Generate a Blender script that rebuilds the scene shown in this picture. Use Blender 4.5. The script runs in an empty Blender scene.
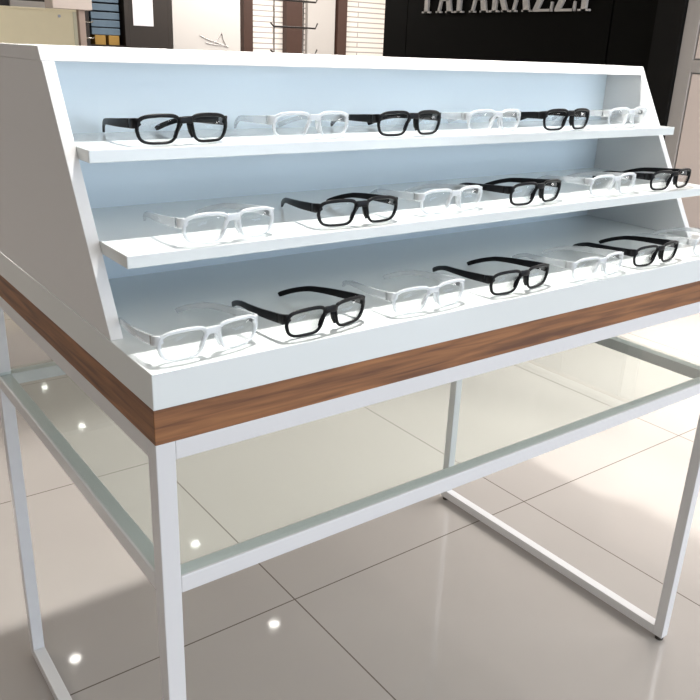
import bpy, bmesh, math, random
from mathutils import Vector, Matrix
random.seed(4)
PI = math.pi
C = bpy.context.scene.collection
sc = bpy.context.scene

# ------------------------------------------------------------------ camera
cam_d = bpy.data.cameras.new('camera')
cam = bpy.data.objects.new('camera', cam_d)
C.objects.link(cam)
Rv = Vector((0.80401887, -0.5933685, 0.03830766))
Uv = Vector((0.18181814, 0.30668209, 0.93428489))
Fv = Vector((0.5661235, 0.74421766, -0.35446334))
m = Matrix(((Rv.x, Uv.x, -Fv.x, -0.290), (Rv.y, Uv.y, -Fv.y, -0.7133),
            (Rv.z, Uv.z, -Fv.z, 1.2245), (0, 0, 0, 1)))
cam.matrix_world = m
cam_d.sensor_width = 36.0
cam_d.lens = 792.79 / 700 * 36.0
cam_d.clip_start = 0.02
cam_d.clip_end = 100
sc.camera = cam

# ------------------------------------------------------------------ light
w = bpy.data.worlds.new('World')
sc.world = w
w.use_nodes = True
w.node_tree.nodes['Background'].inputs[0].default_value = (0.80, 0.88, 1.0, 1)
w.node_tree.nodes['Background'].inputs[1].default_value = 0.6

def area(name, loc, rot, sx, sy, power, col):
    d = bpy.data.lights.new(name, 'AREA')
    d.shape = 'RECTANGLE'; d.size = sx; d.size_y = sy
    d.energy = power; d.color = col
    o = bpy.data.objects.new(name, d)
    o.location = loc; o.rotation_euler = rot
    C.objects.link(o)
    return o

CEIL = 2.7
area('front_cool_fill', (3.0, -4.85, 1.35), (PI/2, 0, 0), 5.0, 2.2, 122, (0.69, 0.82, 1.0))  # added area light out of view, standing in for assumed cool frontal daylight
area('ambient_fill', (0.5, -2.6, CEIL - 0.03), (0, 0, 0), 5.0, 2.0, 54, (1.0, 0.98, 0.93))  # unseen fill added behind the camera for general ambient light
area('rear_fill', (5.4, 7.4, CEIL - 0.03), (0, 0, 0), 4.0, 1.6, 165, (1.0, 0.95, 0.9))  # fill added out of view to brighten the far end of the shop
rl = area('right_floor_fill', (2.95, 0.75, CEIL - 0.03), (0, 0, 0), 1.0, 1.2, 46, (1.0, 0.96, 0.92))  # unseen fill added to lift the floor on the right
rl.data.spread = math.radians(85)
area('cabinet_fill', (3.9, -0.6, CEIL - 0.03), (0, 0, 0), 1.2, 2.0, 80, (1.0, 0.97, 0.94))  # added lamp, brightens the tall cabinet from out of view
area('counter_fill', (-0.5, 5.8, CEIL - 0.03), (0, 0, 0), 1.0, 1.0, 35, (1.0, 0.96, 0.9))  # out-of-view lamp added to brighten the olive counter
area('left_fill', (-1.9, 3.2, CEIL - 0.03), (0, 0, 0), 1.4, 3.0, 32, (1.0, 0.94, 0.88))  # added fill out of view on the left, raises the ambient level
KEY = (0.62, 0.51)
KEY_POWER = 238

sc.view_settings.view_transform = 'Standard'
sc.view_settings.look = 'None'
sc.view_settings.exposure = 0.06
sc.view_settings.gamma = 1.0
sc.view_settings.use_curve_mapping = False

# ------------------------------------------------------------------ helpers
def srgb(r, g, b):
    f = lambda c: (c/255/12.92) if c/255 <= 0.04045 else ((c/255+0.055)/1.055)**2.4
    return (f(r), f(g), f(b), 1)

def mat(name, col, rough=0.5, metal=0.0, spec=0.5, bump=0.0, bscale=60, var=0.0, ior=None):
    mt = bpy.data.materials.new(name); mt.use_nodes = True
    nt = mt.node_tree; b = nt.nodes['Principled BSDF']
    b.inputs['Base Color'].default_value = col
    b.inputs['Roughness'].default_value = rough
    b.inputs['Metallic'].default_value = metal
    b.inputs['Specular IOR Level'].default_value = spec
    if ior: b.inputs['IOR'].default_value = ior
    if bump or var:
        tc = nt.nodes.new('ShaderNodeTexCoord')
        n = nt.nodes.new('ShaderNodeTexNoise'); n.inputs['Scale'].default_value = bscale
        n.inputs['Detail'].default_value = 4
        nt.links.new(tc.outputs['Object'], n.inputs['Vector'])
        if bump:
            bp = nt.nodes.new('ShaderNodeBump'); bp.inputs['Strength'].default_value = bump
            bp.inputs['Distance'].default_value = 0.002
            nt.links.new(n.outputs['Fac'], bp.inputs['Height'])
            nt.links.new(bp.outputs['Normal'], b.inputs['Normal'])
        if var:
            mx = nt.nodes.new('ShaderNodeMix'); mx.data_type = 'RGBA'
            mx.inputs[6].default_value = col
            mx.inputs[7].default_value = (col[0]*(1-var), col[1]*(1-var), col[2]*(1-var), 1)
            nt.links.new(n.outputs['Fac'], mx.inputs[0])
            nt.links.new(mx.outputs[2], b.inputs['Base Color'])
    return mt

def box(bm, x0, x1, y0, y1, z0, z1, bev=0.0):
    vs = [bm.verts.new(p) for p in ((x0,y0,z0),(x1,y0,z0),(x1,y1,z0),(x0,y1,z0),(x0,y0,z1),(x1,y0,z1),(x1,y1,z1),(x0,y1,z1))]
    fs = [bm.faces.new([vs[i] for i in f]) for f in ((3,2,1,0),(4,5,6,7),(0,1,5,4),(1,2,6,5),(2,3,7,6),(3,0,4,7))]
    if bev:
        es = set(e for f in fs for e in f.edges)
        bmesh.ops.bevel(bm, geom=list(es), offset=bev, segments=2, affect='EDGES', profile=0.5)

def prism(bm, pts, axis, a0, a1, bev=0.0):
    """polygon pts extruded along an axis; pts are the other two coordinates in xyz order"""
    def v(p, a):
        if axis == 'x': return (a, p[0], p[1])
        if axis == 'y': return (p[0], a, p[1])
        return (p[0], p[1], a)
    lo = [bm.verts.new(v(p, a0)) for p in pts]; hi = [bm.verts.new(v(p, a1)) for p in pts]
    n = len(pts)
    fs = [bm.faces.new(lo), bm.faces.new(hi[::-1])]
    for i in range(n):
        fs.append(bm.faces.new((lo[i], hi[i], hi[(i+1) % n], lo[(i+1) % n])))
    if bev:
        es = set(e for f in fs for e in f.edges)
        bmesh.ops.bevel(bm, geom=list(es), offset=bev, segments=2, affect='EDGES', profile=0.5)

def sweep(bm, path, closed, sect, up=Vector((0, 0, 1)), caps=True):
    """path: list of (Vector, (width, height)); sect: unit cross-section points"""
    n = len(path); rings = []
    for i, (p, (a, b)) in enumerate(path):
        if closed:
            t = path[(i+1) % n][0] - path[i-1][0]
        else:
            t = path[min(i+1, n-1)][0] - path[max(i-1, 0)][0]
        t.normalize()
        s = t.cross(up)
        if s.length < 1e-4: s = Vector((1, 0, 0))
        s.normalize(); u = s.cross(t).normalized()
        rings.append([bm.verts.new(p + s*(q[0]*a) + u*(q[1]*b)) for q in sect])
    k = len(sect)
    for i in range(n if closed else n-1):
        A, B = rings[i], rings[(i+1) % n]
        for j in range(k):
            bm.faces.new((A[j], A[(j+1) % k], B[(j+1) % k], B[j]))
    if not closed and caps:
        bm.faces.new(rings[0][::-1]); bm.faces.new(rings[-1])

CIRC = [(math.cos(2*PI*i/10)*0.5, math.sin(2*PI*i/10)*0.5) for i in range(10)]
RBOX = []
for cx_, cy_, a0 in ((.5-.22, .5-.1, 0), (-.5+.22, .5-.1, 90), (-.5+.22, -.5+.1, 180), (.5-.22, -.5+.1, 270)):
    for k_ in range(3):
        a = math.radians(a0 + 45*k_)
        RBOX.append((cx_ + .22*math.cos(a), cy_ + .1*math.sin(a)))

def tube(bm, pts, r):
    sweep(bm, [(Vector(p), (2*r, 2*r)) for p in pts], False, CIRC, up=Vector((0.13, 0.21, 1)).normalized())

def disc(bm, c, r, z0, z1, n=24):
    lo = [bm.verts.new((c[0]+r*math.cos(2*PI*i/n), c[1]+r*math.sin(2*PI*i/n), z0)) for i in range(n)]
    hi = [bm.verts.new((c[0]+r*math.cos(2*PI*i/n), c[1]+r*math.sin(2*PI*i/n), z1)) for i in range(n)]
    bm.faces.new(lo[::-1]); bm.faces.new(hi)
    for i in range(n): bm.faces.new((lo[i], lo[(i+1) % n], hi[(i+1) % n], hi[i]))

def obj(name, bm, m_, parent=None, smooth=False):
    bmesh.ops.recalc_face_normals(bm, faces=bm.faces)
    me = bpy.data.meshes.new(name); bm.to_mesh(me); bm.free()
    me.materials.append(m_)
    if smooth:
        for p in me.polygons: p.use_smooth = True
    o = bpy.data.objects.new(name, me); C.objects.link(o)
    if parent is not None: o.parent = parent
    return o

def bobj(name, m_, parent, *boxes, bev=0.0008):
    bm = bmesh.new()
    for b in boxes: box(bm, *b, bev=bev)
    return obj(name, bm, m_, parent)

def tag(o, label, cat, group=None):
    o['label'] = label; o['category'] = cat
    if group: o['group'] = group
    return o

def thing(name, label, cat, loc=(0, 0, 0), rz=0, group=None):
    o = bpy.data.objects.new(name, None); o.empty_display_size = 0.05
    C.objects.link(o); o.location = loc; o.rotation_euler = (0, 0, rz)
    return tag(o, label, cat, group)

def struct(name, m_, *boxes):
    bm = bmesh.new()
    for b in boxes: box(bm, *b)
    o = obj(name, bm, m_); o['kind'] = 'structure'
    return o

def dup(root, loc, rz, label):
    r = root.copy(); C.objects.link(r); r.location = loc; r.rotation_euler = (0, 0, rz); r['label'] = label
    for ch in list(root.children):
        c = ch.copy(); C.objects.link(c); c.parent = r
        for g in list(ch.children):
            d = g.copy(); C.objects.link(d); d.parent = c
    return r

# ------------------------------------------------------------------ materials
M = {}
M['white'] = mat('white_laminate', (0.80, 0.80, 0.80, 1), 0.38, bump=0.05, bscale=300)
M['gloss'] = mat('satin_white_laminate', (0.78, 0.82, 0.815, 1), 0.16, spec=0.7, bump=0.03, bscale=200)
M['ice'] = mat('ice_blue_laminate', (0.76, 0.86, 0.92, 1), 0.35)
M['metal'] = mat('white_powder_coat', (0.76, 0.76, 0.77, 1), 0.3, bump=0.04, bscale=500)
M['foot'] = mat('dark_rubber', srgb(60, 55, 50), 0.6, bump=0.1)
M['black'] = mat('gloss_black_acetate', (0.004, 0.004, 0.005, 1), 0.36, spec=0.2, var=0.3)
M['hinge'] = mat('hinge_steel', (0.25, 0.25, 0.26, 1), 0.3, 1.0, var=0.1)
M['chrome'] = mat('chrome', (0.45, 0.43, 0.42, 1), 0.2, 1.0, var=0.1)

def wood():
    mt = bpy.data.materials.new('walnut_edge'); mt.use_nodes = True
    nt = mt.node_tree; b = nt.nodes['Principled BSDF']
    tc = nt.nodes.new('ShaderNodeTexCoord'); mp = nt.nodes.new('ShaderNodeMapping')
    mp.inputs['Scale'].default_value = (4, 4, 70)
    n = nt.nodes.new('ShaderNodeTexNoise'); n.inputs['Scale'].default_value = 1.6
    n.inputs['Detail'].default_value = 6; n.inputs['Distortion'].default_value = 0.6
    r = nt.nodes.new('ShaderNodeValToRGB')
    r.color_ramp.elements[0].position = 0.32; r.color_ramp.elements[0].color = srgb(100, 62, 36)
    r.color_ramp.elements[1].position = 0.72; r.color_ramp.elements[1].color = srgb(168, 114, 70)
    nt.links.new(tc.outputs['Object'], mp.inputs[0]); nt.links.new(mp.outputs[0], n.inputs['Vector'])
    nt.links.new(n.outputs['Fac'], r.inputs[0]); nt.links.new(r.outputs[0], b.inputs['Base Color'])
    b.inputs['Roughness'].default_value = 0.45
    return mt
M['wood'] = wood()

def thin_glass(name, tint, rough=0.02, gain=1.0, haze=0.0):
    mt = bpy.data.materials.new(name); mt.use_nodes = True
    nt = mt.node_tree; nt.nodes.clear()
    out = nt.nodes.new('ShaderNodeOutputMaterial')
    tr = nt.nodes.new('ShaderNodeBsdfTransparent'); tr.inputs[0].default_value = tint
    gl = nt.nodes.new('ShaderNodeBsdfGlossy'); gl.inputs['Roughness'].default_value = rough
    fr = nt.nodes.new('ShaderNodeFresnel'); fr.inputs[0].default_value = 1.5
    mx = nt.nodes.new('ShaderNodeMixShader')
    mm = nt.nodes.new('ShaderNodeMath'); mm.operation = 'MULTIPLY'; mm.inputs[1].default_value = gain
    ge = nt.nodes.new('ShaderNodeNewGeometry'); fl = nt.nodes.new('ShaderNodeMath'); fl.operation = 'SUBTRACT'
    fl.inputs[0].default_value = 1.0; nt.links.new(ge.outputs['Backfacing'], fl.inputs[1])
    m1 = nt.nodes.new('ShaderNodeMath'); m1.operation = 'MULTIPLY'
    nt.links.new(fr.outputs[0], mm.inputs[0]); nt.links.new(mm.outputs[0], m1.inputs[0])
    nt.links.new(fl.outputs[0], m1.inputs[1]); nt.links.new(m1.outputs[0], mx.inputs[0])
    src = tr
    if haze:
        df = nt.nodes.new('ShaderNodeBsdfDiffuse'); df.inputs[0].default_value = (0.85, 0.88, 0.9, 1)
        m2 = nt.nodes.new('ShaderNodeMixShader'); m2.inputs[0].default_value = haze
        nt.links.new(tr.outputs[0], m2.inputs[1]); nt.links.new(df.outputs[0], m2.inputs[2]); src = m2
    nt.links.new(src.outputs[0], mx.inputs[1]); nt.links.new(gl.outputs[0], mx.inputs[2])
    nt.links.new(mx.outputs[0], out.inputs[0])
    return mt
M['lens'] = thin_glass('demo_lens', (0.99, 0.995, 0.995, 1), gain=0.8)
M['shelf_glass'] = thin_glass('green_tint_glass', (0.925, 0.96, 0.948, 1), gain=0.95)
M['clear'] = thin_glass('clear_frosted_acetate', (0.95, 0.96, 0.97, 1), rough=0.25, gain=1.4, haze=0.62)
M['clear_temple'] = thin_glass('clear_acetate', (0.93, 0.94, 0.95, 1), rough=0.2, gain=1.4, haze=0.32)

# tile floor: 0.8 m polished porcelain
def tile_mat():
    mt = bpy.data.materials.new('polished_tile'); mt.use_nodes = True
    nt = mt.node_tree; b = nt.nodes['Principled BSDF']
    tc = nt.nodes.new('ShaderNodeTexCoord'); sx = nt.nodes.new('ShaderNodeSeparateXYZ')
    nt.links.new(tc.outputs['Object'], sx.inputs[0])
    def line(o_, off):
        a = nt.nodes.new('ShaderNodeMath'); a.operation = 'SUBTRACT'; a.inputs[1].default_value = off
        nt.links.new(o_, a.inputs[0])
        q = nt.nodes.new('ShaderNodeMath'); q.operation = 'PINGPONG'; q.inputs[1].default_value = 0.4
        nt.links.new(a.outputs[0], q.inputs[0])
        g = nt.nodes.new('ShaderNodeMath'); g.operation = 'LESS_THAN'; g.inputs[1].default_value = 0.0016
        nt.links.new(q.outputs[0], g.inputs[0]); return g
    gx = line(sx.outputs[0], 0.562); gy = line(sx.outputs[1], 0.583)
    mxm = nt.nodes.new('ShaderNodeMath'); mxm.operation = 'MAXIMUM'
    nt.links.new(gx.outputs[0], mxm.inputs[0]); nt.links.new(gy.outputs[0], mxm.inputs[1])
    n = nt.nodes.new('ShaderNodeTexNoise'); n.inputs['Scale'].default_value = 1.7; n.inputs['Detail'].default_value = 5
    nt.links.new(tc.outputs['Object'], n.inputs['Vector'])
    r = nt.nodes.new('ShaderNodeValToRGB')
    r.color_ramp.elements[0].position = 0.3; r.color_ramp.elements[0].color = (0.415, 0.385, 0.36, 1)
    r.color_ramp.elements[1].position = 0.7; r.color_ramp.elements[1].color = (0.445, 0.415, 0.39, 1)
    nt.links.new(n.outputs['Fac'], r.inputs[0])
    mx = nt.nodes.new('ShaderNodeMix'); mx.data_type = 'RGBA'
    nt.links.new(mxm.outputs[0], mx.inputs[0]); nt.links.new(r.outputs[0], mx.inputs[6])
    mx.inputs[7].default_value = srgb(105, 97, 90)
    nt.links.new(mx.outputs[2], b.inputs['Base Color'])
    b.inputs['Roughness'].default_value = 0.045
    b.inputs['IOR'].default_value = 1.6
    return mt
M['tile'] = tile_mat()

def brick_mat():
    mt = bpy.data.materials.new('white_stacked_brick'); mt.use_nodes = True
    nt = mt.node_tree; b = nt.nodes['Principled BSDF']
    tc = nt.nodes.new('ShaderNodeTexCoord'); sx = nt.nodes.new('ShaderNodeSeparateXYZ'); cb = nt.nodes.new('ShaderNodeCombineXYZ')
    nt.links.new(tc.outputs['Object'], sx.inputs[0])
    nt.links.new(sx.outputs[0], cb.inputs[0]); nt.links.new(sx.outputs[2], cb.inputs[1])
    br = nt.nodes.new('ShaderNodeTexBrick')
    br.inputs['Scale'].default_value = 1.0
    br.inputs['Color1'].default_value = (0.84, 0.79, 0.74, 1); br.inputs['Color2'].default_value = (0.80, 0.75, 0.70, 1)
    br.inputs['Mortar'].default_value = (0.36, 0.33, 0.31, 1)
    br.inputs['Mortar Size'].default_value = 0.008
    br.inputs['Brick Width'].default_value = 1.4; br.inputs['Row Height'].default_value = 0.066
    nt.links.new(cb.outputs[0], br.inputs['Vector']); nt.links.new(br.outputs[0], b.inputs['Base Color'])
    b.inputs['Roughness'].default_value = 0.7
    return mt
M['brick'] = brick_mat()
M['wall'] = mat('warm_white_paint', (0.74, 0.71, 0.68, 1), 0.7, bump=0.05)
M['ceil'] = mat('ceiling_paint', (0.70, 0.68, 0.65, 1), 0.8, bump=0.05)
M['taupe'] = mat('taupe_paint', (0.42, 0.38, 0.35, 1), 0.7, bump=0.05)
M['blackwall'] = mat('black_panel', (0.005, 0.005, 0.0045, 1), 0.6, spec=0.06, var=0.2)
M['brown'] = mat('dark_brown_wood', srgb(72, 48, 38), 0.5, var=0.3, bscale=20)
M['grey'] = mat('grey_paint', srgb(186, 182, 178), 0.5, var=0.05)
M['pink'] = mat('pinkish_white_laminate', srgb(240, 226, 218), 0.4, var=0.03)
M['beige'] = mat('pale_olive_laminate', srgb(248, 236, 200), 0.5, var=0.08, bscale=8)
M['cabdark'] = mat('dark_cabinet', srgb(48, 41, 36), 0.5, var=0.2, bscale=10)
M['blue'] = mat('blue_boxes', srgb(96, 124, 158), 0.5, var=0.25, bscale=14)
M['teal'] = mat('grey_blue_boxes', srgb(106, 128, 146), 0.5, var=0.25, bscale=14)
M['yellow'] = mat('mustard_card', srgb(176, 138, 66), 0.5, var=0.1)
M['paper'] = mat('white_paper', (0.86, 0.84, 0.88, 1), 0.6, var=0.03)
M['letter'] = mat('brushed_silver', srgb(205, 203, 200), 0.45, 0.0, var=0.1, bscale=30)

def emis(name, col, s):
    mt = bpy.data.materials.new(name); mt.use_nodes = True
    b = mt.node_tree.nodes['Principled BSDF']
    b.inputs['Base Color'].default_value = (1, 1, 1, 1)
    b.inputs['Emission Color'].default_value = col; b.inputs['Emission Strength'].default_value = s
    return mt
M['lamp'] = emis('lamp_lens', (1, 0.97, 0.9, 1), 26)

# ------------------------------------------------------------------ setting
struct('floor', M['tile'], (-4, 8, -5, 9.4, -0.1, 0))
struct('ceiling', M['ceil'], (-4, 8, -5, 9.4, CEIL, CEIL + 0.1))
struct('wall_back', M['brick'], (-4, 8, 9.0, 9.4, 0, CEIL))
struct('wall_left', M['taupe'], (-4.2, -4, -5, 9.4, 0, CEIL))
struct('wall_right', M['wall'], (8, 8.2, -5, 9.4, 0, CEIL))
struct('wall_front', M['wall'], (-4, 0.4, -5.1, -4.95, 0, CEIL), (5.6, 8, -5.1, -4.95, 0, CEIL),
       (0.4, 5.6, -5.1, -4.95, 2.45, CEIL), (0.4, 5.6, -5.1, -4.95, 0, 0.25))  # unseen opening in this wall is assumed, made for the added cool light

# storefront block: black panelled wall with lettering
struct('trim_1', M['blackwall'],                                   # three panels with seams, corner pilaster
       (5.0, 6.0, 5.56, 5.90, 0, CEIL), (5.0, 6.0, 3.24, 5.55, 0, CEIL), (5.0, 6.0, 2.84, 3.225, 0, CEIL),
       (5.03, 6.0, 2.84, 5.89, 0, CEIL))
m_pil = mat('black_pilaster', (0.010, 0.010, 0.0095, 1), 0.5, spec=0.12, var=0.2)
struct('trim_2', m_pil, (4.96, 6.0, 2.63, 2.838, 0, CEIL))

# serif lettering
sign = thing('wall_lettering', 'silver serif capital letters mounted on the black storefront wall', 'sign', (4.985, 5.325, 1.562))
def glyph(ch):
    bm = bmesh.new()
    d0, d1 = -0.012, 0.013
    def poly(pts):   # pts (u along the text, v up) -> y = -u
        prism(bm, [(-u, v) for u, v in pts], 'x', d0, d1)
    H_ = 0.30
    def serif(u0, u1, v0): poly([(u0, v0), (u1, v0), (u1, v0+0.014), (u0, v0+0.014)])
    def bowl(u0, v0, v1, rx):
        n = 10; cy = (v0+v1)/2; ry = (v1-v0)/2
        for i in range(n):
            a, b = -PI/2 + PI*i/n, -PI/2 + PI*(i+1)/n
            t0, t1 = 0.014 + 0.024*math.cos(a), 0.014 + 0.024*math.cos(b)
            poly([(u0+rx*math.cos(a), cy+ry*math.sin(a)), (u0+rx*math.cos(b), cy+ry*math.sin(b)),
                  (u0+(rx-t1)*math.cos(b), cy+(ry-.014)*math.sin(b)), (u0+(rx-t0)*math.cos(a), cy+(ry-.014)*math.sin(a))])
    if ch == 'I':
        poly([(.05, 0), (.092, 0), (.092, H_), (.05, H_)]); serif(.02, .122, 0); serif(.02, .122, H_-.014); wd = .14
    if ch in 'PR':
        poly([(.035, 0), (.077, 0), (.077, H_), (.035, H_)]); serif(.005, .107, 0)
        poly([(.005, H_-.014), (.1, H_-.014), (.1, H_), (.005, H_)]); bowl(.08, H_*.45, H_, .085)
        if ch == 'R': poly([(.09, H_*.47), (.135, H_*.47), (.205, 0), (.155, 0)]); serif(.14, .222, 0)
    if ch == 'A':
        poly([(.018, 0), (.042, 0), (.112, H_), (.088, H_)])
        poly([(.085, H_), (.118, H_), (.196, 0), (.140, 0)])
        poly([(.05, .1), (.16, .1), (.155, .114), (.055, .114)]); serif(.0, .064, 0); serif(.122, .212, 0)
    if ch == 'Z':
        poly([(.01, 0), (.185, 0), (.185, .018), (.01, .018)]); poly([(.01, H_-.018), (.185, H_-.018), (.185, H_), (.01, H_)])
        poly([(.01, .016), (.058, .016), (.185, H_-.016), (.137, H_-.016)])
        poly([(.172, 0), (.19, 0), (.19, .07), (.18, .07)]); poly([(.01, H_-.07), (.02, H_-.07), (.024, H_), (.01, H_)])
    return bm
u = 0.0
for ch, adv in zip('PAPARAZZI', (.185, .222, .185, .222, .228, .225, .21, .20, .14)):
    o = obj('letter', glyph(ch), M['letter'], sign); o.location = (0, -u, 0); o.scale = (1, 1.055, 1); u += adv*1.055

# tall white cabinets with grey frame, right of the black wall
tcab = thing('tall_cabinet', 'pinkish white panelled cabinet with grey frame right of the black wall', 'cabinet', (5.0, 1.7, 0))
bobj('body', M['grey'], tcab, (0.02, 0.6, -1.9, 0.92, 0, 2.6), bev=0)
bobj('frame', M['grey'], tcab, (-0.01, 0.03, 0.82, 0.925, 0, 2.6), (-0.01, 0.03, -1.9, 0.82, -0.0 + 1.165, 1.245),
     (-0.01, 0.03, -1.9, 0.82, 0, 0.08), (-0.01, 0.03, -0.28, -0.2, 0.08, 1.165), bev=0.002)
for yy in ((-0.19, 0.81), (-1.89, -0.29)):
    bobj('lower_panel', M['pink'], tcab, (0.0, 0.02, yy[0], yy[1], 0.09, 1.155), bev=0.002)
    bobj('upper_panel', M['pink'], tcab, (0.0, 0.02, yy[0], yy[1], 1.255, 2.58), bev=0.002)

# back wall furniture: brown posts, plain door panel
for i, (x0, x1) in enumerate(((5.11, 5.24), (5.75, 6.01), (6.585, 6.735))):
    struct('trim_%d' % (i+3), M['brown'], (x0, x1, 8.9, 9.0, 0, CEIL))
struct('door_1', M['grey'], (6.11, 6.56, 8.94, 9.0, 0, 2.4))
struct('wall_partition', mat('partition_paint', (0.56, 0.535, 0.51, 1), 0.7, bump=0.05), (3.90, 4.776, 8.4, 8.95, 0, CEIL))

wire = thing('wire_emblem', 'thin dark wire line emblem on the white partition wall', 'wall decoration', (4.45, 8.395, 1.25))
bm = bmesh.new()
for st in ([(-.22, 0, .06), (-.12, 0, .02), (.0, 0, -.01), (.16, 0, -.06)], [(.07, 0, .10), (.02, 0, .03), (-.03, 0, -.03)],
           [(.07, 0, .10), (.09, 0, .02), (.13, 0, -.05)], [(-.14, 0, -.02), (.0, 0, -.04), (.15, 0, -.04)]):
    tube(bm, st, 0.004)
obj('line_drawing', bm, M['chrome'], wire)

# dark cabinet with box stacks
cab = thing('shelf_cabinet', 'dark open shelf cabinet standing against the back wall left of the white partition', 'cabinet', (2.88, 8.4, 0))
bobj('side', M['cabdark'], cab, (0, 0.05, 0, 0.45, 0, 2.4), bev=.002)
bobj('side', M['cabdark'], cab, (0.45, 0.50, 0, 0.45, 0, 2.4), bev=.002)
bobj('side', M['cabdark'], cab, (0.96, 1.01, 0, 0.45, 0, 2.4), bev=.002)
bobj('back_board', M['cabdark'], cab, (0, 1.01, 0.45, 0.47, 0, 2.4), bev=0)
bobj('top_board', M['cabdark'], cab, (0, 1.01, 0, 0.47, 2.4, 2.44), bev=0)
for z in (0.3, 0.7, 1.165):
    bobj('shelf_board', M['cabdark'], cab, (0.05, 0.45, 0.02, 0.45, z - 0.02, z), bev=0)
bobj('door', M['cabdark'], cab, (0.50, 0.96, 0.0, 0.02, 0.05, 2.38), bev=0.002)
zs = [1.275, 1.355, 1.435, 1.520, 1.605, 1.69]
names = ['lowest', 'second from bottom', 'third from bottom', 'fourth from bottom', 'topmost']
bm = bmesh.new(); box(bm, -0.16, 0.16, -0.11, 0.11, 0.0, 0.068, bev=0.004)
proto = None
for i in range(5):
    if proto is None:
        proto = obj('storage_box', bm, M['teal']); o = proto
    else:
        o = proto.copy(); C.objects.link(o)
    o.location = (3.13, 8.56, zs[i] - 0.005 + (0 if i else 0))
    tag(o, 'blue-grey flat box in the dark cabinet, %s of its stack' % names[i], 'box', 'flat boxes stacked in the dark cabinet')
# the carton pair carries the stack
for x, lb in ((3.06, 'left'), (3.215, 'right')):
    bm = bmesh.new(); box(bm, -0.06, 0.06, -0.10, 0.10, 0, 0.099, bev=0.003)
    o = obj('mustard_carton', bm, M['yellow']); o.location = (x, 8.55, 1.166)
    tag(o, 'mustard yellow carton under the flat boxes, %s one of the pair' % lb, 'box', 'mustard cartons under the flat boxes')
bm = bmesh.new(); box(bm, -0.118, 0.118, -0.002, 0.002, 0, 0.42)
o = obj('paper_notice', bm, M['paper']); o.location = (3.545, 8.396, 1.38)
tag(o, 'blank white paper notice on the dark cabinet door', 'notice')

# chrome peg hooks left of the dark cabinet
for i, z in enumerate((1.228, 1.38)):
    hk = thing('wall_hook', ('lower' if i == 0 else 'upper') + ' small chrome peg hook on the pinkish post', 'hook', (2.688, 7.83, z), 0, 'chrome peg hooks')
    bm = bmesh.new(); tube(bm, [(0, 0.0, 0), (0.06, -0.03, 0.0), (0.07, -0.035, 0.012)], 0.006); obj('peg', bm, M['chrome'], hk)

# pink sign case on a post
ps = thing('display_case', 'pale pink raised case on a slim post behind the olive counter', 'display case', (2.56, 7.8, 0))
bobj('case', M['pink'], ps, (-0.19, 0.20, 0, 0.25, 1.49, 2.0), bev=.004)
bobj('post', mat('pinkish_post', srgb(190, 170, 160), .5, var=.1), ps, (0.065, 0.128, 0.02, 0.10, 0.02, 1.49), bev=.003)
bobj('base_plate', M['grey'], ps, (-0.02, 0.19, -0.05, 0.25, 0, 0.02), bev=.003)

# olive counter
ct = thing('service_counter', 'pale olive counter with plain panel front behind the display unit', 'counter', (1.3, 7.0, 0))
bobj('front_panel', M['beige'], ct, (-1.2, 0.99, 0, 0.02, 0, 1.442), bev=.002)
bobj('end_trim', mat('pale_edge_trim', srgb(216, 212, 186), .5, var=.05), ct, (0.99, 1.024, -0.003, 0.5, 0, 1.442), bev=.002)
bobj('countertop', M['beige'], ct, (-1.2, 1.024, -0.005, 0.5, 1.442, 1.460), bev=.002)
bobj('carcass', M['beige'], ct, (-1.2, 0.99, 0.02, 0.5, 0.0, 1.442), bev=0)
bm = bmesh.new(); tube(bm, [(0.868, 0.002, 1.401), (0.868, -0.006, 1.401)], 0.012); obj('lock', bm, M['hinge'], ct)

# equipment rack high behind the counter
eq = thing('wall_rack', 'dark wall rack behind the olive counter with a pale grey tray', 'rack', (1.7, 8.3, 0))
bobj('rack_body', M['cabdark'], eq, (-0.6, 0.85, 0.1, 0.4, 0, 1.9), bev=.003)
bobj('grey_tray', M['grey'], eq, (0.42, 0.78, 0.06, 0.1, 1.49, 1.56), bev=.003)

# chrome hook stand
rk = thing('hook_stand', 'slim dark metal display stand with upturned arms before the brick wall', 'display stand', (3.95, 6.0, 0))
for x in (-0.158, 0.16):
    bm = bmesh.new(); tube(bm, [(x, 0, 0.02), (x, 0, 2.0)], 0.007); obj('upright', bm, M['chrome'], rk, True)
bobj('base', M['chrome'], rk, (-0.3, 0.3, -0.15, 0.15, 0, 0.02), bev=.003)
m_arm = mat('dark_steel', srgb(70, 62, 58), 0.4, 0.3, var=0.1)
for z in (0.7, 0.93, 1.163, 1.394, 1.62, 1.85):
    bm = bmesh.new(); tube(bm, [(-0.20, -0.01, z+0.03), (-0.17, -0.01, z), (0.29, -0.01, z), (0.315, -0.01, z+0.045)], 0.008)
    obj('arm', bm, m_arm, rk, True)

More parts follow.
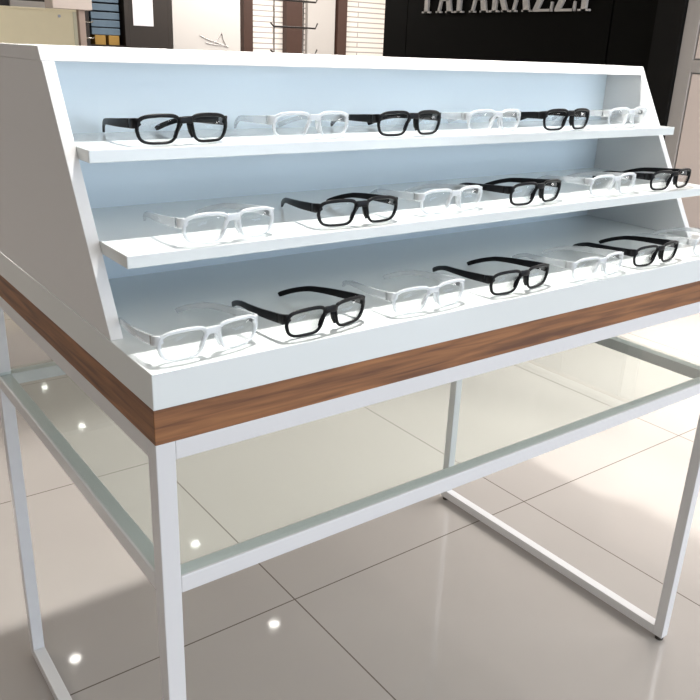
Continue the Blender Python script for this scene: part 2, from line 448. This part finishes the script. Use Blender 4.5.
# ceiling downlights
def downlight(x, y, power, label, blend=0.35, angle=95, radius=0.05):
    t = thing('ceiling_downlight', label, 'ceiling light', (x, y, CEIL), 0, 'recessed ceiling downlights')
    bm = bmesh.new(); n = 28
    for r0, r1, z0, z1 in ((0.037, 0.062, -0.012, 0.0),):
        ring = [[bm.verts.new((r*math.cos(2*PI*i/n), r*math.sin(2*PI*i/n), z)) for i in range(n)] for r, z in ((r0, z0), (r1, z0), (r1, z1), (r0, z1))]
        for a in range(4):
            for i in range(n): bm.faces.new((ring[a][i], ring[a][(i+1) % n], ring[(a+1) % 4][(i+1) % n], ring[(a+1) % 4][i]))
    obj('trim_ring', bm, M['metal'], t)
    bm = bmesh.new(); disc(bm, (0, 0), 0.036, -0.006, 0); obj('lamp_disc', bm, M['lamp'], t)
    d = bpy.data.lights.new('spot', 'SPOT'); d.energy = power; d.color = (1.0, 0.97, 0.92)
    d.spot_size = math.radians(angle); d.spot_blend = blend; d.shadow_soft_size = radius
    o = bpy.data.objects.new('spot', d); C.objects.link(o); o.parent = t; o.location = (0, 0, -0.03)
    return t
downlight(KEY[0], KEY[1], KEY_POWER, 'round recessed downlight directly above the display unit', angle=58, blend=0.35)
for i, (x, y, lb) in enumerate(((2.16, 3.28, 'round downlight in the row right of the display unit, nearest of the four'),
        (2.13, 4.49, 'round downlight in the row right of the display unit, second of the four'),
        (2.08, 7.125, 'round downlight over the olive counter'),
        (2.06, 8.36, 'round downlight behind the olive counter, farthest of the row'),
        (0.87, 3.73, 'round downlight behind the display unit, left of the row of four'))):
    downlight(x, y, 16, lb)

# ------------------------------------------------------------------ the display table
W, D, t, Hm, H, Hw, Hb = 1.1888, 0.7329, 0.0227, 0.6503, 0.825, 0.8656, 0.9068
WB = 1.2531
tb = thing('display_table', 'white square-tube metal table with brown wood top edge, holding the eyewear riser', 'table', (0, 0, 0))
bobj('wood_top', M['wood'], tb, (0, WB, 0, D, H, Hw), bev=.0008)
for x in (0, W-t):
    for y in (0, D-t):
        lg = bobj('leg', M['metal'], tb, (x, x+t, y, y+t, 0.010, H), bev=.0012)
        bm = bmesh.new(); disc(bm, (x+t/2, y+t/2), 0.009, 0, 0.010, 16)
        obj('levelling_foot', bm, M['foot'], lg)
for z1, nm in ((H, 'upper_rail'), (Hm, 'middle_rail')):
    for y in (0, D-t):
        bobj(nm, M['metal'], tb, (t, W-t, y, y+t, z1-t, z1), bev=.0012)
    for x in (0, W-t):
        bobj(nm, M['metal'], tb, (x, x+t, t, D-t, z1-t, z1), bev=.0012)
for x in (0, W-t):
    bobj('base_rail', M['metal'], tb, (x, x+t, t, D-t, 0.010, 0.010+t), bev=.0012)
bobj('underside_board', M['white'], tb, (t, W-t, t, D-t, H-0.012, H-0.001), bev=0)

g = t + 0.001; e0 = 0.003
bm = bmesh.new()
prism(bm, [(g, e0), (W-g, e0), (W-g, g), (W-e0, g), (W-e0, D-g), (W-g, D-g), (W-g, D-e0), (g, D-e0), (g, D-g), (e0, D-g), (e0, g), (g, g)], 'z', Hm+0.0003, Hm+0.0055)
tag(obj('glass_shelf', bm, M['shelf_glass']), 'clear greenish glass sheet resting on the middle rails of the white table', 'glass shelf')

# ------------------------------------------------------------------ the riser
rs = thing('display_riser', 'white stepped eyewear display riser with slanted sides standing on the wood top', 'display stand', (0, 0, Hw))
def R_(name, m_, *b, bev=.0009):
    return bobj(name, m_, rs, *[(x0, x1, y0, y1, z0-Hw, z1-Hw) for x0, x1, y0, y1, z0, z1 in b], bev=bev)
R_('base_tray', M['gloss'], (0, WB, 0, D, Hw, Hb))
tp, yb, yt, Ht, ts, yk = 0.0148, 0.1152, 0.2774, 1.1984, 0.0162, 0.3571
xp0, xp1 = 0.0012, 1.1727
for x0 in (xp0, xp1-tp):
    bm = bmesh.new()
    prism(bm, [(yb, Hb-Hw), (D-yb, Hb-Hw), (D-yt+.006, Ht-Hw), (yt, Ht-Hw)], 'x', x0, x0+tp, bev=.0008)
    obj('side_panel', bm, M['white'], rs)
yst = 0.2866
bm = bmesh.new(); prism(bm, [(yt, Ht-Hw), (D-yt+.006, Ht-Hw), (D-yst+.012, Ht+ts-Hw), (yst, Ht+ts-Hw)], 'x', xp0-0.0008, xp1+0.0008, bev=.0008)
obj('top_panel', bm, M['white'], rs)
R_('back_panel', M['ice'], (xp0+tp, xp1-tp, yk, yk+0.018, Hb, Ht), bev=0)
th = 0.0144
for ys, Hs in ((0.185, 1.1081), (0.0896, 1.0085)):
    R_('shelf', M['gloss'], (xp0+tp, xp1-tp, ys, yk, Hs-th, Hs))
    R_('shelf', M['gloss'], (xp0+tp, xp1-tp, yk+0.018, D-ys, Hs-th, Hs))

# ------------------------------------------------------------------ glasses
def lens_loop(s, half_w, half_h, n=44):
    """outline of one lens; s=-1 left, +1 right. Rounded rectangle whose nose side slopes outward going down"""
    pts = []
    for i in range(n):
        a = 2*PI*i/n
        ca, sa = math.cos(a), math.sin(a)
        e = 2/3.9
        x = half_w*math.copysign(abs(ca)**e, ca); z = half_h*math.copysign(abs(sa)**e, sa)
        inner = max(0.0, -x/half_w); outer = max(0.0, x/half_w); low = max(0.0, -z/half_h)
        x += 0.0085*inner*(0.5 - z/half_h*0.5)         # nose side slopes
        x -= 0.0040*outer*low                          # outer lower corner tucks in
        z -= 0.0012*outer*(1 - low)
        pts.append((s*(0.0336 + x), z))
    return pts
ZC = 0.0182
def wrap(x): return 1.6*x*x
def make_glasses(label, frame_m, temple_m, group, lens_m):
    r = thing('eyeglasses', label, 'glasses', (0, 0, 0), 0, group)
    bm = bmesh.new()
    for s in (-1, 1):
        loop = lens_loop(s, 0.0275, 0.0160)
        path = []
        for x, z in loop:
            k = 0.5 + 0.5*z/0.016
            path.append((Vector((x, wrap(x) - z*0.10, ZC+z)), (0.0040, 0.0036 + 0.0012*k + 0.0010*max(0, (abs(x)-0.054)/0.008))))
        # orient cross-section: width in y, height in the plane
        n = len(path); rings = []
        for i in range(n):
            p, (dy, rr) = path[i]
            tt = path[(i+1) % n][0] - path[i-1][0]; tt.normalize()
            yv = Vector((0, 1, 0)); nv = tt.cross(yv).normalized()
            rings.append([bm.verts.new(p + nv*(q[0]*rr) + yv*(q[1]*dy)) for q in CIRC])
        for i in range(n):
            A, B = rings[i], rings[(i+1) % n]
            for j in range(10): bm.faces.new((A[j], A[(j+1) % 10], B[(j+1) % 10], B[j]))
        # end piece wrapping to the hinge
        sweep(bm, [(Vector((s*0.0575, wrap(.0575)-0.0005, ZC+0.0095)), (0.0035, 0.008)),
                   (Vector((s*0.0615, wrap(.0615)-0.0002, ZC+0.0080)), (0.0040, 0.0115)),
                   (Vector((s*0.0638, wrap(.0630)+0.0030, ZC+0.0072)), (0.0040, 0.0120)),
                   (Vector((s*0.0645, wrap(.0630)+0.0095, ZC+0.0068)), (0.0036, 0.0116))], False, RBOX)
    # saddle bridge joining both rims near their tops
    sweep(bm, [(Vector((x, wrap(x) - 0.0008 - 0.0010*(1-abs(x)/0.012), ZC + 0.0098 + 0.0006*(1-(x/0.012)**2))), (0.0042, h)) for x, h in ((-.010, .0055), (-.007, .0082), (-.0035, .0080), (0, .0074), (.0035, .0080), (.007, .0082), (.010, .0055))], False, RBOX)
    fr = obj('frame_front', bm, frame_m, r, True)
    for s in (-1, 1):
        bm = bmesh.new()
        tube(bm, [(s*0.0052, 0.001, ZC+0.0065), (s*0.0070, 0.0030, ZC+0.002), (s*0.0095, 0.0045, ZC-0.004), (s*0.0125, 0.0035, ZC-0.010)], 0.0026)
        obj('nose_pad', bm, frame_m, fr, True)
    for s in (-1, 1):
        bm = bmesh.new()
        loop = lens_loop(s, 0.0263, 0.0150)
        a = [bm.verts.new((x, wrap(x) - z*0.10 - 0.0004, ZC+z)) for x, z in loop]
        b = [bm.verts.new((x, wrap(x) - z*0.10 + 0.0008, ZC+z)) for x, z in loop]
        bm.faces.new(a); bm.faces.new(b[::-1]); n = len(a)
        for i in range(n): bm.faces.new((a[i], b[i], b[(i+1) % n], a[(i+1) % n]))
        obj('lens', bm, lens_m, r, True)
    y0 = wrap(.063) + 0.0097
    for s in (-1, 1):
        P = []
        key = [(0.0645, y0, ZC+.0068, .0034, .0112), (0.0647, y0+.012, ZC+.0062, .0034, .0110), (0.0640, y0+.034, ZC+.0048, .0032, .0098),
               (0.0610, y0+.060, ZC+.0034, .0030, .0084), (0.0560, y0+.082, ZC+.0016, .0030, .0074), (0.0526, y0+.093, ZC-.0006, .0030, .0068),
               (0.0484, y0+.104, ZC-.0038, .0031, .0067), (0.0438, y0+.115, ZC-.0080, .0032, .0068), (0.0394, y0+.125, ZC-.0128, .0033, .0068), (0.0380, y0+.128, ZC-.0146, .0024, .0052)]
        # Catmull-Rom smoothing
        for i in range(len(key)-1):
            p0, p1, p2, p3 = key[max(i-1, 0)], key[i], key[i+1], key[min(i+2, len(key)-1)]
            for q in (0, .33, .67):
                v = [0.5*((2*p1[k]) + (-p0[k]+p2[k])*q + (2*p0[k]-5*p1[k]+4*p2[k]-p3[k])*q*q + (-p0[k]+3*p1[k]-3*p2[k]+p3[k])*q**3) for k in range(5)]
                P.append(v)
        P.append(list(key[-1]))
        bm = bmesh.new()
        sweep(bm, [(Vector((s*v[0], v[1], v[2])), (v[3], v[4])) for v in P], False, RBOX)
        tm = obj('temple', bm, temple_m, r, True)
        bm = bmesh.new(); box(bm, s*0.0622-0.0012, s*0.0622+0.0012, y0-0.004, y0+0.005, ZC+0.003, ZC+0.010)
        obj('hinge', bm, M['hinge'], tm)
    return r

BG = 'black-framed demo glasses on the riser'
CG = 'clear-framed demo glasses on the riser'
black0 = make_glasses('x', M['black'], M['black'], BG, M['lens'])
clear0 = make_glasses('x', M['clear'], M['clear_temple'], CG, M['lens'])
used = {'b': False, 'c': False}
def place(kind, x, y, z, deg, label):
    src = black0 if kind == 'b' else clear0
    rz = math.radians(deg)
    if not used[kind]:
        used[kind] = True
        src.location = (x, y, z); src.rotation_euler = (0, 0, rz); src['label'] = label
        return src
    return dup(src, (x, y, z), rz, label)

e = 0.0003
Z1, Z2, Z3 = Hb+e, 1.0085+e, 1.1081+e
# base row
place('c', 0.080, 0.021, Z1, 5, 'clear-framed glasses at the left end of the base, nearest the front corner')
place('b', 0.233, 0.017, Z1, 7, 'black-framed glasses on the base, leftmost black pair of the bottom row')
place('c', 0.398, 0.018, Z1, 1, 'clear-framed glasses on the base between the left and middle black pairs')
place('b', 0.571, 0.016, Z1, 2, 'black-framed glasses on the base, middle black pair of the bottom row')
place('c', 0.742, 0.010, Z1, 1, 'clear-framed glasses on the base between the middle and right black pairs')
place('b', 0.902, 0.014, Z1, 1, 'black-framed glasses on the base, rightmost black pair of the bottom row')
place('c', 1.072, 0.012, Z1, 2, 'clear-framed glasses at the far right end of the base row')
# lower shelf
place('c', 0.151, 0.103, Z2, 5, 'clear-framed glasses at the left end of the lower shelf')
place('b', 0.341, 0.105, Z2, -3, 'black-framed glasses on the lower shelf, leftmost black pair of that row')
place('c', 0.520, 0.116, Z2, 3, 'clear-framed glasses on the lower shelf between the left and middle black pairs')
place('b', 0.692, 0.108, Z2, 4, 'black-framed glasses on the lower shelf, middle black pair of that row')
place('c', 0.888, 0.108, Z2, 1, 'clear-framed glasses on the lower shelf between the middle and right black pairs')
place('b', 1.048, 0.101, Z2, 1, 'black-framed glasses on the lower shelf, rightmost black pair of that row')
# upper shelf
place('b', 0.143, 0.204, Z3, 5, 'black-framed glasses at the left end of the upper shelf')
place('c', 0.334, 0.208, Z3, 2, 'clear-framed glasses on the upper shelf, leftmost clear pair of that row')
place('b', 0.502, 0.199, Z3, 3, 'black-framed glasses on the upper shelf, middle black pair of that row')
place('c', 0.685, 0.204, Z3, 3, 'clear-framed glasses on the upper shelf, middle clear pair of that row')
place('b', 0.851, 0.194, Z3, 3, 'black-framed glasses on the upper shelf, rightmost black pair of that row')
place('c', 1.040, 0.206, Z3, 4, 'clear-framed glasses on the upper shelf, rightmost clear pair of that row')
